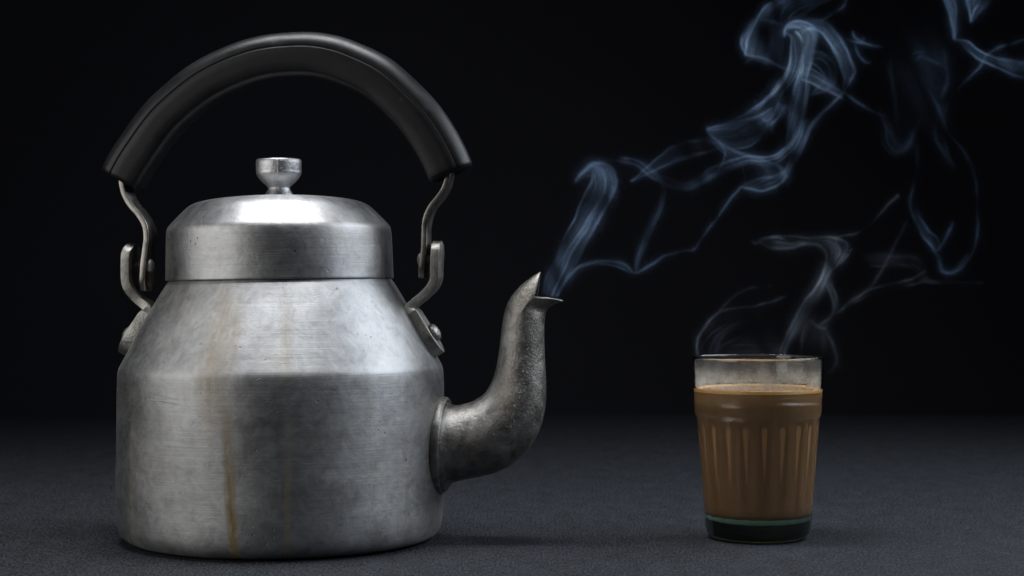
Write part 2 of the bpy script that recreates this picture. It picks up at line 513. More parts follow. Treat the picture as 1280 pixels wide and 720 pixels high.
def build_kettle():
    k = empty('kettle', ((352.5 - 640) * S, 0, 0.0),
              'large worn aluminium tea kettle with black arched handle and curved spout', 'kettle')
    # ---- body
    rnd = np.random.default_rng(11)
    ph = rnd.uniform(0, 6.283, 20)
    def wob(r, h, t):
        d = 0.0
        for i, (n, m, a) in enumerate(((2, 0.006, 0.7), (3, 0.011, 0.55), (5, 0.017, 0.35), (4, 0.03, 0.35), (7, 0.024, 0.16))):
            d += a * math.sin(n * t + ph[i]) * math.sin(h * m * 2 + ph[i + 8])
        fade = min(1, h / 30.0) * (1 if h < 300 else max(0, (330 - h) / 30))
        return r + d * fade, h + (0.8 * math.sin(t + 0.4) + 0.5 * math.sin(3 * t + 1)) * (1 if 190 < h < 240 else 0)
    prof = [(0, 3), (60, 3), (120, 2.6), (150, 1.6), (168, 0), (182, 0.8), (191, 4.5), (197, 10), (200.5, 18), (202, 30),
            (202.6, 50), (203, 80), (203, 110), (203, 140), (202.8, 170), (202.4, 192), (202.0, 206), (201.2, 212.5),
            (199.4, 216.5), (196.0, 222.5), (188, 237), (177, 256), (164, 279), (151, 301), (143, 314.5), (139.0, 320.5),
            (136.0, 324), (134.6, 330), (134.2, 344), (133.4, 346.4), (132.2, 344), (132.4, 318), (150, 292), (185, 232),
            (199, 205), (200, 120), (198, 30), (180, 6), (0, 6)]
    V, F = lathe(prof, 96, wob)
    body = subsurf(link_mesh('body', V, F, M_BODY, k), 2)
    # ---- spout: rings of the tube, lofted
    mid = [  # centre x, centre y (photo), direction angle of the tube, radius in plane, radius across
        (549, 554.5, 2, 57.5, 50), (555, 554.5, 2, 58.5, 51), (559, 554.5, 2, 57.5, 50.5), (563, 554, 1, 52, 47), (570, 553, -2, 47.5, 44),
        (580, 550, 2, 46.5, 43), (594, 547.5, 8, 46.5, 43), (610, 543.5, 20, 47, 42.5), (625, 534.5, 36, 46.5, 41), (637.5, 521, 51, 43.5, 38.5),
        (646, 505, 64, 39.5, 35.5), (650.8, 487, 75, 35.5, 32.5), (653, 466, 83, 31.5, 29.5), (654.2, 445, 87, 28.6, 27),
        (655, 423, 88, 27, 25.2), (656, 404, 86, 26, 24.2), (658, 392, 82, 25.2, 23.6)]
    nseg = 40
    V, F, rings = [], [], []
    for (cx, cy, ang, rp, ra) in mid:
        a = rad(ang)
        n = (-math.sin(a), math.cos(a))       # in-plane normal (x, z), pointing to the upper/left side
        ring = []
        for j in range(nseg):
            t = 2 * math.pi * j / nseg
            c, s = math.cos(t), math.sin(t)
            x, y, z = K(cx, cy)
            ring.append(len(V)); V.append((x + n[0] * c * rp, -s * ra, z + n[1] * c * rp))
        rings.append(ring)
    # mouth: back rises to a peak that leans over, the front pours into a lip
    def mouth(back, side, lip, ra):
        ring = []
        for j in range(nseg):
            t = 2 * math.pi * j / nseg
            c, s = math.cos(t), math.sin(t)
            if c > 0: p = np.array(side) + (np.array(back) - np.array(side)) * (c ** 1.7)
            else: p = np.array(side) + (np.array(lip) - np.array(side)) * (abs(c) ** 1.8)
            x, y, z = K(p[0], p[1])
            ring.append(len(V)); V.append((x, -s * ra * (1 - 0.10 * max(0, -c)), z))
        rings.append(ring)
    mouth((636, 378), (660, 384), (684.5, 386), 23.2)
    mouth((645, 364), (664, 379), (689, 383.5), 22.4)
    mouth((659, 350.5), (668.5, 374.5), (696, 379.2), 21.0)
    mouth((676.5, 340), (671.5, 371), (703, 376.5), 19.5)
    mouth((677.5, 339.8), (672, 370.2), (705, 377.6), 19.3)
    for a, b in zip(rings, rings[1:]):
        for j in range(nseg):
            j2 = (j + 1) % nseg
            F.append((a[j], a[j2], b[j2], b[j]))
    V = [rot_px(v) for v in V]
    sp = link_mesh('spout', V, F, M_SPOUT, k)
    sol = sp.modifiers.new('wall', 'SOLIDIFY'); sol.thickness = 2.6 * S; sol.offset = -1
    subsurf(sp, 1)
    # rolled collar where the spout meets the body
    V, F = [], []
    for i in range(48):
        t = 2 * math.pi * i / 48
        for j in range(10):
            q = 2 * math.pi * j / 10
            rr = 4.2 * math.cos(q)
            x, y, z = K(553.0, 555.0)
            V.append(rot_px((x + 6.5 * math.sin(q) + 3.0 + 0.05 * (57 + rr) * math.cos(t) - 2, (51 + rr) * math.sin(t), z + (57.0 + rr) * math.cos(t))))
    for i in range(48):
        for j in range(10):
            i2, j2 = (i + 1) % 48, (j + 1) % 10
            F.append((i * 10 + j, i2 * 10 + j, i2 * 10 + j2, i * 10 + j2))
    link_mesh('collar', V, F, M_SPOUT, sp)

    # ---- ears: bent brackets riveted to the shoulder, the bail pivots on them
    def flip(p): return [K(*q)[::2] for q in p]
    def ear(path, dirr, rivet_at, rivet_dir, pivot_from, pivot_dir, pivot_len):
        pts = catmull(flip(path), 44)
        s = np.linspace(0, 1, 44)
        full = 21.0
        hw = []
        for q in s:
            e = full * (0.92 + 0.10 * math.cos(q * 6.283 * 1.0))
            if q < 0.10: e *= math.sqrt(max(0.03, 1 - ((0.10 - q) / 0.10) ** 2))
            if q > 0.82: e *= math.sqrt(max(0.05, 1 - ((q - 0.82) / 0.18) ** 2))
            if 0.36 < q < 0.6: e *= 1 - 0.18 * math.sin((q - 0.36) / 0.24 * math.pi)
            hw.append(e)
        o = strap('bracket', [tuple(p) for p in pts], hw, [10.5 + 4.5 * min(1, max(0, (q - 0.56) / 0.08)) for q in s], M_EAR, k, 2.6)
        pin('rivet', K(*rivet_at), rivet_dir, 11.5, 3.2, M_EAR, o)
        pin('pivot_pin', K(*pivot_from), pivot_dir, 9.0, pivot_len, M_EAR, o)
        return o
    ear([(160, 304), (156.5, 318), (155.5, 338), (156, 353), (160.5, 364), (170, 375), (181, 383.5), (184, 389), (178.5, 396), (168.5, 411), (158.5, 427), (148.5, 444)],
        -1, (158, 420), (-0.86, 0, 0.5), (157, 332), (1, 0, 0), 24)
    ear([(549.5, 302), (549.5, 316), (548.5, 334), (548.2, 348), (544, 358), (534, 368.5), (522, 378.5), (516.5, 385), (520.5, 392.5), (529, 406), (540, 424), (551.5, 443)],
        1, (542, 417), (0.86, 0, 0.5), (550, 325), (-1, 0, 0), 20)

    # ---- bail: two bent arms and the black grip
    def arm(path):
        pts = catmull(flip(path), 36)
        s = np.linspace(0, 1, 36)
        hw = [16.0 + 2.5 * (1 - math.cos(q * 3.14)) / 2 - (0 if q < 0.93 else (q - 0.93) / 0.07 * 7) for q in s]
        return strap('handle_arm', [tuple(p) for p in pts], hw, 7.4, M_STRAP, k, 1.6)
    arm([(150, 205), (149.5, 224), (153, 241), (161, 255.5), (172, 268), (180, 281), (182.5, 295), (181, 311), (178.5, 330), (177.5, 350), (177, 364)])
    arm([(567, 203), (564.5, 222), (560.5, 237), (552.5, 249), (543, 261), (537, 276), (535.6, 292), (535, 312), (532.5, 332), (531, 348)])
    # grip section: (n outwards, b across); flat flanks, rounded back, a groove along each flank
    half = [(-27.5, 0), (-27.5, 9), (-26.8, 15), (-24.5, 19.5), (-20, 21.6), (-10, 22.6), (-1, 23.2), (5.5, 23.4), (7.2, 22.9), (8.2, 21.7), (9.2, 22.6),
            (11, 22.8), (16, 20.8), (20.8, 17), (24.3, 12), (26.4, 6.5), (27.2, 0)]
    sec = half + [(n, -b) for (n, b) in reversed(half[1:-1])]
    cpts = [(144.5, 223), (157, 201), (171.5, 180), (188.5, 157), (208, 136), (247.5, 105), (290, 84), (331, 72), (376, 68.5), (408, 71.5), (437, 80.5), (476, 100),
            (510, 130.5), (528, 150), (543, 171), (557, 195.5), (568, 220)]
    P = catmull([K(*q)[::2] for q in cpts], 90)
    T = np.gradient(P, axis=0); T /= np.linalg.norm(T, axis=1)[:, None]
    N = np.stack([-T[:, 1], T[:, 0]], 1)
    rng = random.Random(3)
    V, F = [], []
    ns = len(sec)
    def nick(i, n, b):
        d = 0.0
        for (ci, cn, dep, wi, wn) in ((43, 14, 1.6, 0.8, 4), (75, 18, 1.6, 0.8, 3.5)):
            if b <= 4: d += dep * math.exp(-((i - ci) / wi) ** 2 - ((n - cn) / wn) ** 2)
        return d
    for i in range(90):
        q = i / 89
        g = 1.05 - 0.015 * math.sin(q * math.pi) + 0.006 * math.sin(q * 23)
        e = 1.0
        if i == 0 or i == 89: e = 0.965
        for (n, b) in sec:
            sh = 1 - nick(i, n, -b) / 26.0
            p = P[i] + N[i] * n * g * e * sh
            V.append(rot_px((p[0], -b * e * sh, p[1])))
    for i in range(89):
        for j in range(ns):
            j2 = (j + 1) % ns
            F.append((i * ns + j, i * ns + j2, (i + 1) * ns + j2, (i + 1) * ns + j))
    # recessed ends: an inner loop set back, so that the moulded cover shows its thickness
    for (i0, sgn) in ((0, 1), (89, -1)):
        base = len(V)
        for f_, dep in ((0.74, 0.0), (0.70, 14.0)):
            for (n, b) in sec:
                p = P[i0] + N[i0] * n * f_ * 0.95 + T[i0] * sgn * dep
                V.append(rot_px((p[0], -b * f_, p[1])))
        for j in range(ns):
            j2 = (j + 1) % ns
            F.append((i0 * ns + j, i0 * ns + j2, base + j2, base + j))
            F.append((base + j, base + j2, base + ns + j2, base + ns + j))
        F.append(tuple(base + ns + j for j in range(ns)))
    grip = link_mesh('handle_grip', V, F, M_GRIP, k)
    grip['label'] = 'black moulded handle grip'
    return k
kettle = build_kettle()

# ------------------------------------------------------------------ lid
def build_lid():
    base_h = 322.5
    rnd = np.random.default_rng(5); ph = rnd.uniform(0, 6.283, 8)
    def wob(r, h, t):
        return r + 0.35 * math.sin(2 * t + ph[0]) * (r / 140) + 0.2 * math.sin(5 * t + ph[1] + h * 0.03), h
    prof = [(0, 105.2), (30, 104.8), (60, 103.2), (85, 100.2), (100, 97), (108, 94), (114, 89.8), (122, 82), (131, 72.8), (136.0, 67.4), (138.3, 63.6), (139.2, 58),
            (139.8, 45), (140.3, 25), (140.7, 8), (141.1, 2), (141.0, 0.2), (140.0, -0.4), (138.8, 0.6), (138.4, 8), (137.8, 45), (137, 58),
            (134, 65), (112, 87), (84, 97.5), (0, 102.5)]
    V, F = lathe(prof, 96, wob)
    lid = subsurf(link_mesh('lid', V, F, M_LID, kettle), 2)
    lid.location = ((350.3 - 352.5) * S, 0, base_h * S)
    lid.rotation_euler = (0, rad(-0.75), 0)
    lid['label'] = 'bright round lid with a turned finish'
    kp = [(0, 104), (19, 104), (17, 107.5), (14.2, 112), (13.4, 114.5), (15.5, 117.5), (21, 122), (25.6, 127.5), (27.8, 131.5), (28.3, 134), (27.9, 135.2), (28.2, 136.5),
          (28.3, 146), (28.0, 149), (26.6, 150.4), (22, 150.8), (0, 151.0)]
    V, F = lathe(kp, 48)
    # casting seam down the front of the knob
    o = len(V)
    for (r, h) in kp[3:15]:
        a = rad(5)
        for d in (-0.8, 0.8):
            for e in (-0.6, 0.5):
                rr = r + e
                V.append((rr * math.sin(a) + d, -rr * math.cos(a), h))
    for i in range(11):
        b = o + i * 4
        for (p, q) in ((0, 1), (1, 3), (3, 2), (2, 0)):
            F.append((b + p, b + q, b + 4 + q, b + 4 + p))
    kn = link_mesh('knob', V, F, M_KNOB, lid)
    bevel(kn, 0.5, 2)
    return lid
build_lid()

# ------------------------------------------------------------------ glass of tea
def build_glass():
    gx = ((947.3 - 640) * S, 0, 0)
    g = empty('tea_glass', gx, 'fluted drinking glass with thick green tinged base, filled with milky tea', 'glass')
    NF = 20
    def outer_r(h):
        return 65.0 + (76.0 - 65.0) * (h - 8) / (150 - 8)
    rows = []
    rows += [(0, 9.5, 0), (22, 8.6, 0), (38, 5.5, 0), (46, 2.0, 0), (51, 0.2, 0), (56.5, 0.9, 0), (60.8, 3.4, 0), (63.6, 7.6, 0), (65.2, 13, 0), (66.3, 20, 0)]
    for h in (27, 33, 40, 55, 80, 105, 125, 138, 145, 149):
        rows.append((outer_r(h), h, {27: 0.12, 33: 0.3, 40: 0.6, 145: 0.7, 149: 0.35}.get(h, 1.0)))
    rows += [(76.4, 151.5, 0.15), (77.9, 153.5, 0), (78.5, 157, 0), (79.2, 172, 0), (80.2, 195, 0), (81.0, 214, 0), (81.4, 222, 0),
             (81.4, 224.6, 0), (81.1, 226.2, 0), (80.4, 226.8, 0), (79.6, 226.2, 0), (79.2, 224, 0)]
    inner = [(78.3, 205), (77.3, 186), (75.9, 165), (73.9, 150), (71.5, 125), (69.0, 95), (66.3, 62), (64.6, 42), (63.2, 35), (60.0, 31), (54, 29.2), (30, 28.4), (0, 28.2)]
    rows += [(r, h, 0) for (r, h) in inner]
    seg = NF * 10
    V, F, rings = [], [], []
    for (r, h, fl) in rows:
        if r == 0:
            rings.append([len(V)]); V.append((0, 0, h)); continue
        ring = []
        for kx in range(seg):
            t = 2 * math.pi * kx / seg
            cc = abs(math.cos(NF * t / 2 + 0.3)); rr = r - 2.6 * fl * (0.38 * cc + 0.62 * cc * cc)
            ring.append(len(V)); V.append((rr * math.sin(t), -rr * math.cos(t), h))
        rings.append(ring)
    for a, b in zip(rings, rings[1:]):
        for kx in range(seg):
            k2 = (kx + 1) % seg
            if len(a) == 1: F.append((a[0], b[kx], b[k2]))
            elif len(b) == 1: F.append((a[kx], b[0], a[k2]))
            else: F.append((a[kx], b[kx], b[k2], a[k2]))
    link_mesh('tumbler', V, F, M_GLASS, g)
    # fogged film on the inside of the rim
    V, F = lathe([(77.2, 189), (77.6, 196), (78.0, 205), (78.4, 214), (78.8, 222)], 96)
    f = link_mesh('condensation', V, F, M_FILM, g)
    f['label'] = 'misty condensation inside the rim'
    # tea
    te = empty('tea', (gx[0], gx[1], 28.0 * S), 'brown milky tea filling the fluted glass almost to its rim', 'tea')
    H = 186.0
    pr = [(r + 0.25, h - 0.25) for (r, h) in reversed(inner) if h < H - 2]
    pr[0] = (0, pr[0][1])
    pr += [(77.5, H + 0.9), (76.3, H - 0.3), (73, H - 0.9), (40, H - 1.0), (0, H - 1.0)]
    V, F = lathe([(r, h - 28.0) for (r, h) in pr], 96)
    link_mesh('liquid', V, F, M_TEA, te)
    rng = random.Random(8)
    V, F = lathe([(77.5, H - 3.0 - 28), (77.55, H + 0.6 - 28), (76.7, H + 1.4 - 28), (74.7, H + 0.5 - 28), (72.0, H - 0.6 - 28), (72.0, H - 3.0 - 28), (77.5, H - 3.0 - 28)], 96,
                 lambda r, h, t: (r if r > 74.8 else r - 1.5 + 2.2 * math.sin(5 * t + 1) * math.sin(3 * t), h))
    fr = link_mesh('froth_ring', V, F, M_FROTH, te)
    fr['label'] = 'thin orange froth line around the top of the tea'
    return g
build_glass()

# ------------------------------------------------------------------ smoke
class Plume:
    """fills a 3-D density grid from lofted sheets and threads given in photo pixels"""
    def __init__(s, x0, x1, y0, y1, dep, seed, vox=1.0, voy=3.2):
        s.x0, s.y1, s.dep = x0, y1, dep
        s.vx, s.vd = vox, voy
        s.nx = int((x1 - x0) / vox); s.nz = int((y1 - y0) / vox); s.nd = int(2 * dep / voy)
        s.g = np.zeros(s.nx * s.nd * s.nz)
        s.r = np.random.default_rng(seed)
        s.w = s.r.uniform(0, 6.283, 40)
    def warp(s, x, y, d):
        f = s.w
        dx = 1.6 * np.sin(x / 23 + y / 31 + f[0]) + 0.9 * np.sin(x / 9.5 - y / 13 + f[1]) + 0.5 * np.sin(x / 5.1 + y / 4.3 + f[2])
        dy = 1.6 * np.sin(x / 27 - y / 19 + f[3]) + 0.9 * np.sin(x / 12 + y / 8.7 + f[4]) + 0.5 * np.sin(x / 4.6 - y / 5.7 + f[5])
        dx = dx + 1.3 * np.sin(d / 6.0 + y / 15 + f[8]) + 0.7 * np.sin(d / 3.5 - x / 7 + f[9])
        dy = dy + 1.3 * np.sin(d / 5.0 - x / 17 + f[10]) + 0.7 * np.sin(d / 4.1 + y / 8 + f[11])
        dd = 2.5 * np.sin(x / 35 + y / 29 + f[6]) + 1.5 * np.sin(x / 14 - y / 17 + f[7])
        return x + dx * 0.7, y + dy * 0.7, d + dd
    def splat(s, x, y, d, w):
        fx = (x - s.x0) / s.vx - 0.5; fz = (s.y1 - y) / s.vx - 0.5; fd = (d + s.dep) / s.vd - 0.5
        ix, iz, idd = np.floor(fx).astype(int), np.floor(fz).astype(int), np.floor(fd).astype(int)
        ok = (ix >= 1) & (ix < s.nx - 2) & (iz >= 1) & (iz < s.nz - 2) & (idd >= 1) & (idd < s.nd - 2)
        ix, iz, idd, w = ix[ok], iz[ok], idd[ok], w[ok]
        ax, az, ad = fx[ok] - ix, fz[ok] - iz, fd[ok] - idd
        if len(ix) == 0: return
        # patchy thinning, carried by a slowly varying field
        X, Y, Z = x[ok], y[ok], d[ok]; f = s.w
        w = w * np.clip(0.75 + 0.45 * np.sin(X / 19 + Y / 26 + 1.5 * np.sin(Y / 33 + f[12]) + f[13]) * np.sin(Y / 21 - X / 37 + Z / 9 + f[14])
                        + 0.35 * np.sin(X / 8.3 - Y / 11 + 2 * np.sin(X / 15 + f[15]) + f[16]), 0.12, 2)
        vol = s.vx * s.vx * s.vd
        a0, a1, a2 = ix.min(), iz.min(), idd.min()
        m0, m1, m2 = ix.max() - a0 + 2, iz.max() - a1 + 2, idd.max() - a2 + 2
        loc = np.zeros(m0 * m1 * m2)
        for bx in (0, 1):
            for bz in (0, 1):
                for bd in (0, 1):
                    ww = w * (ax if bx else 1 - ax) * (az if bz else 1 - az) * (ad if bd else 1 - ad) / vol
                    loc += np.bincount(((iz - a1 + bz) * m2 + idd - a2 + bd) * m0 + ix - a0 + bx, ww, len(loc))
        G = s.g.reshape(s.nz, s.nd, s.nx)
        G[a1:a1 + m1, a2:a2 + m2, a0:a0 + m0] += loc.reshape(m1, m2, m0)
    def sheet(s, A, B, w, bulge=0.35, depth=(0, 0), prof=(0.0, 1, 1, 0.0), streak=0.7, soft=0.8, side=1, kv=1.0, edge=1.0, strands=5):
        n = 160
        a = catmull(A, n); b = catmull(B, n)
        L = np.linalg.norm(np.diff((a + b) / 2, axis=0), axis=1).sum()
        W = np.linalg.norm(a - b, axis=1)
        N = int(min(650000, max(60000, L * W.mean() * 26)))
        u = s.r.random(N); v = s.r.random(N)
        pu = u * (n - 1)
        lerp = lambda q: np.interp(pu, np.arange(n), q)
        ax, ay, bx, by = lerp(a[:, 0]), lerp(a[:, 1]), lerp(b[:, 0]), lerp(b[:, 1])
        width = lerp(W)
        c = (1 - np.cos(np.pi * v)) / 2
        t = c * edge + v * (1 - edge)
        x = ax + (bx - ax) * t; y = ay + (by - ay) * t
        d = side * bulge * width * np.sin(np.pi * v) + depth[0] + (depth[1] - depth[0]) * u
        f = s.r.uniform(0, 6.283, 8)
        st = np.ones(N)
        for k, (fr, am) in enumerate(((3.1, .5), (7.3, .45), (13.7, .35), (27.0, .25))):
            st += streak * am * np.sin(fr * kv * v * 6.283 + 1.6 * np.sin(u * (2 + k) + f[k]) + f[k + 4])
        # uneven from one edge to the other and patchy along its length
        w = w * 0.62
        g1, g2 = s.r.choice([-1, 1]) * s.r.uniform(0.5, 0.95), s.r.uniform(0, 6.283, 3)
        st *= 1 + g1 * np.cos(np.pi * v)
        st *= 1 + 0.35 * np.sin(u * L / 38 + 2.5 * v + g2[0]) + 0.25 * np.sin(u * L / 17 - 4 * v + g2[1])
        st = np.maximum(st, 0.03)
        p = np.interp(u, np.linspace(0, 1, len(prof)), prof)
        x, y, d = s.warp(x, y, d)
        j = s.r.normal(0, 1, (3, N)) * np.where(s.r.random(N) < 0.30, soft + 5.0, np.where(s.r.random(N) < 0.4, soft * 2.2, soft))
        s.splat(x + j[0], y + j[1], d + j[2], w * st * p * width * L / N)
        # finer strands carried along inside the sheet
        for q in range(strands):
            N2 = int(max(4000, L * 60))
            u = s.r.random(N2); pu = u * (n - 1)
            v = np.clip(s.r.uniform(0.08, 0.92) + 0.14 * np.sin(u * s.r.uniform(2, 6) + s.r.uniform(0, 6)), 0.02, 0.98)
            ax, ay, bx, by, width = (np.interp(pu, np.arange(n), z) for z in (a[:, 0], a[:, 1], b[:, 0], b[:, 1], W))
            t = (1 - np.cos(np.pi * v)) / 2
            x = ax + (bx - ax) * t; y = ay + (by - ay) * t
            d = side * bulge * width * np.sin(np.pi * v) + depth[0] + (depth[1] - depth[0]) * u
            p = np.interp(u, np.linspace(0, 1, len(prof)), prof) * np.maximum(0, np.sin(u * s.r.uniform(3, 7) + s.r.uniform(0, 6))) * np.minimum(1, width / 8)
            x, y, d = s.warp(x, y, d)
            j = s.r.normal(0, 0.5 + soft * 0.2, (3, N2))
            s.splat(x + j[0], y + j[1], d + j[2], w * s.r.uniform(0.9, 2.2) * p * 2.0 * L / N2)
    def thread(s, P, peak, sig=1.0, depth=(0, 0), prof=(0.2, 1, 1, 0.2), fuzz=0.0):
        n = 200
        a = catmull(P, n)
        L = np.linalg.norm(np.diff(a, axis=0), axis=1).sum()
        N = int(max(9000, L * 200))
        u = s.r.random(N); pu = u * (n - 1)
        x = np.interp(pu, np.arange(n), a[:, 0]); y = np.interp(pu, np.arange(n), a[:, 1])
        d = depth[0] + (depth[1] - depth[0]) * u
        p = np.interp(u, np.linspace(0, 1, len(prof)), prof)
        p = p * np.maximum(0.1, 1 + 0.4 * np.sin(u * L / 21 + s.r.uniform(0, 6)) + 0.25 * np.sin(u * L / 9 + s.r.uniform(0, 6)))
        x, y, d = s.warp(x, y, d)
        sig = sig * 0.72
        sg = np.where(s.r.random(N) < 0.28, sig * 6.0, np.where(s.r.random(N) < 0.4, sig * (2.4 + fuzz), sig))
        j = s.r.normal(0, 1, (3, N)) * sg
        s.splat(x + j[0], y + j[1], d + j[2], peak * p * 2.5 * sig * 1.6 * L / N)
    def build(s, name, mat, label):
        n = len(s.g)
        rows = (n + 15) // 16
        dat = np.zeros(rows * 16, np.float32); dat[:n] = s.g * 100.0        # well above the renderer's cut-off for empty cells
        # the carrier: one point per sixteen cells, each holding sixteen densities
        me = bpy.data.meshes.new(name)
        me.vertices.add(rows)
        base = np.arange(rows) * 16
        ix = base % s.nx; idd = (base // s.nx) % s.nd; iz = base // (s.nx * s.nd)
        lo = ((s.x0 - 640) * S, -s.dep * S, (672 - s.y1) * S)
        hi = ((s.x0 + s.nx * s.vx - 640) * S, (-s.dep + s.nd * s.vd) * S, (672 - s.y1 + s.nz * s.vx) * S)
        org = ((lo[0] + hi[0]) / 2, (lo[1] + hi[1]) / 2, lo[2])
        co = np.stack([lo[0] + ix * s.vx * S - org[0], lo[1] + idd * s.vd * S - org[1], lo[2] + iz * s.vx * S - org[2]], 1).astype(np.float32)
        me.vertices.foreach_set('co', co.ravel())
        at = me.attributes.new('cells', 'FLOAT4X4', 'POINT')
        at.data.foreach_set('value', dat)
        me.materials.append(mat)
        o = bpy.data.objects.new(name, me); col.objects.link(o)
        o.location = org
        o['kind'] = 'stuff'; o['label'] = label; o['category'] = 'smoke'
        ng = bpy.data.node_groups.new(name + '_density', 'GeometryNodeTree')
        ng.interface.new_socket('Geometry', in_out='INPUT', socket_type='NodeSocketGeometry')
        ng.interface.new_socket('Geometry', in_out='OUTPUT', socket_type='NodeSocketGeometry')
        nd = ng.nodes; lk = ng.links
        gi = nd.new('NodeGroupInput'); go = nd.new('NodeGroupOutput')
        def V(x): return x
        def math_(op, a, b=None):
            m = nd.new('ShaderNodeMath'); m.operation = op
            for i, q in enumerate((a, b)):
                if q is None: continue
                if isinstance(q, (int, float)): m.inputs[i].default_value = q
                else: lk.new(q, m.inputs[i])
            return m.outputs[0]
        pos = nd.new('GeometryNodeInputPosition'); sx = nd.new('ShaderNodeSeparateXYZ'); lk.new(pos.outputs[0], sx.inputs[0])
        cnt = (s.nx, s.nd, s.nz)
        cell = (s.vx * S, s.vd * S, s.vx * S)
        lo_l = tuple(lo[i] - org[i] for i in range(3))
        # sample positions of the volume cube are its grid corners: put them on the cell centres
        i3 = []
        for i in range(3):
            q = math_('DIVIDE', math_('SUBTRACT', sx.outputs[i], lo_l[i] + cell[i] / 2), cell[i])
            q = math_('MINIMUM', math_('MAXIMUM', math_('ROUND', q), 0.0), float(cnt[i] - 1))
            i3.append(q)
        def imath(op, a, b):
            m = nd.new('FunctionNodeIntegerMath'); m.operation = op
            for i, q in enumerate((a, b)):
                if isinstance(q, int): m.inputs[i].default_value = q
                else: lk.new(q, m.inputs[i])
            return m.outputs[0]
        lin = imath('ADD', imath('MULTIPLY', imath('ADD', imath('MULTIPLY', i3[2], s.nd), i3[1]), s.nx), i3[0])
        row = imath('DIVIDE', lin, 16); sub = imath('MODULO', lin, 16)
        na = nd.new('GeometryNodeInputNamedAttribute'); na.data_type = 'FLOAT4X4'; na.inputs['Name'].default_value = 'cells'
        si = nd.new('GeometryNodeSampleIndex'); si.data_type = 'FLOAT4X4'; si.domain = 'POINT'
        lk.new(gi.outputs[0], si.inputs['Geometry']); lk.new(na.outputs[0], si.inputs['Value']); lk.new(row, si.inputs['Index'])
        sm = nd.new('FunctionNodeSeparateMatrix'); lk.new(si.outputs[0], sm.inputs[0])
        sw = nd.new('GeometryNodeIndexSwitch'); sw.data_type = 'FLOAT'
        while len(sw.index_switch_items) < 16: sw.index_switch_items.new()
        lk.new(sub, sw.inputs[0])
        for i in range(16): lk.new(sm.outputs[i], sw.inputs[i + 1])
        vc = nd.new('GeometryNodeVolumeCube')
        lk.new(sw.outputs[0], vc.inputs['Density'])
        vc.inputs['Background'].default_value = 0.0
        vc.inputs['Min'].default_value = tuple(lo_l[i] + cell[i] / 2 for i in range(3))
        vc.inputs['Max'].default_value = tuple(lo_l[i] + cell[i] * (cnt[i] - 0.5) for i in range(3))
        for i, ax in enumerate('XYZ'): vc.inputs['Resolution ' + ax].default_value = cnt[i]
        smt = nd.new('GeometryNodeSetMaterial'); smt.inputs['Material'].default_value = mat
        lk.new(vc.outputs[0], smt.inputs['Geometry']); lk.new(smt.outputs[0], go.inputs[0])
        md = o.modifiers.new('density', 'NODES'); md.node_group = ng
        return o

M_SMOKE_BLUE = mat_smoke('blue_smoke', (0.38, 0.60, 1.0), 1.5)
M_SMOKE_GREY = mat_smoke('grey_steam', (0.62, 0.77, 1.0), 1.15)

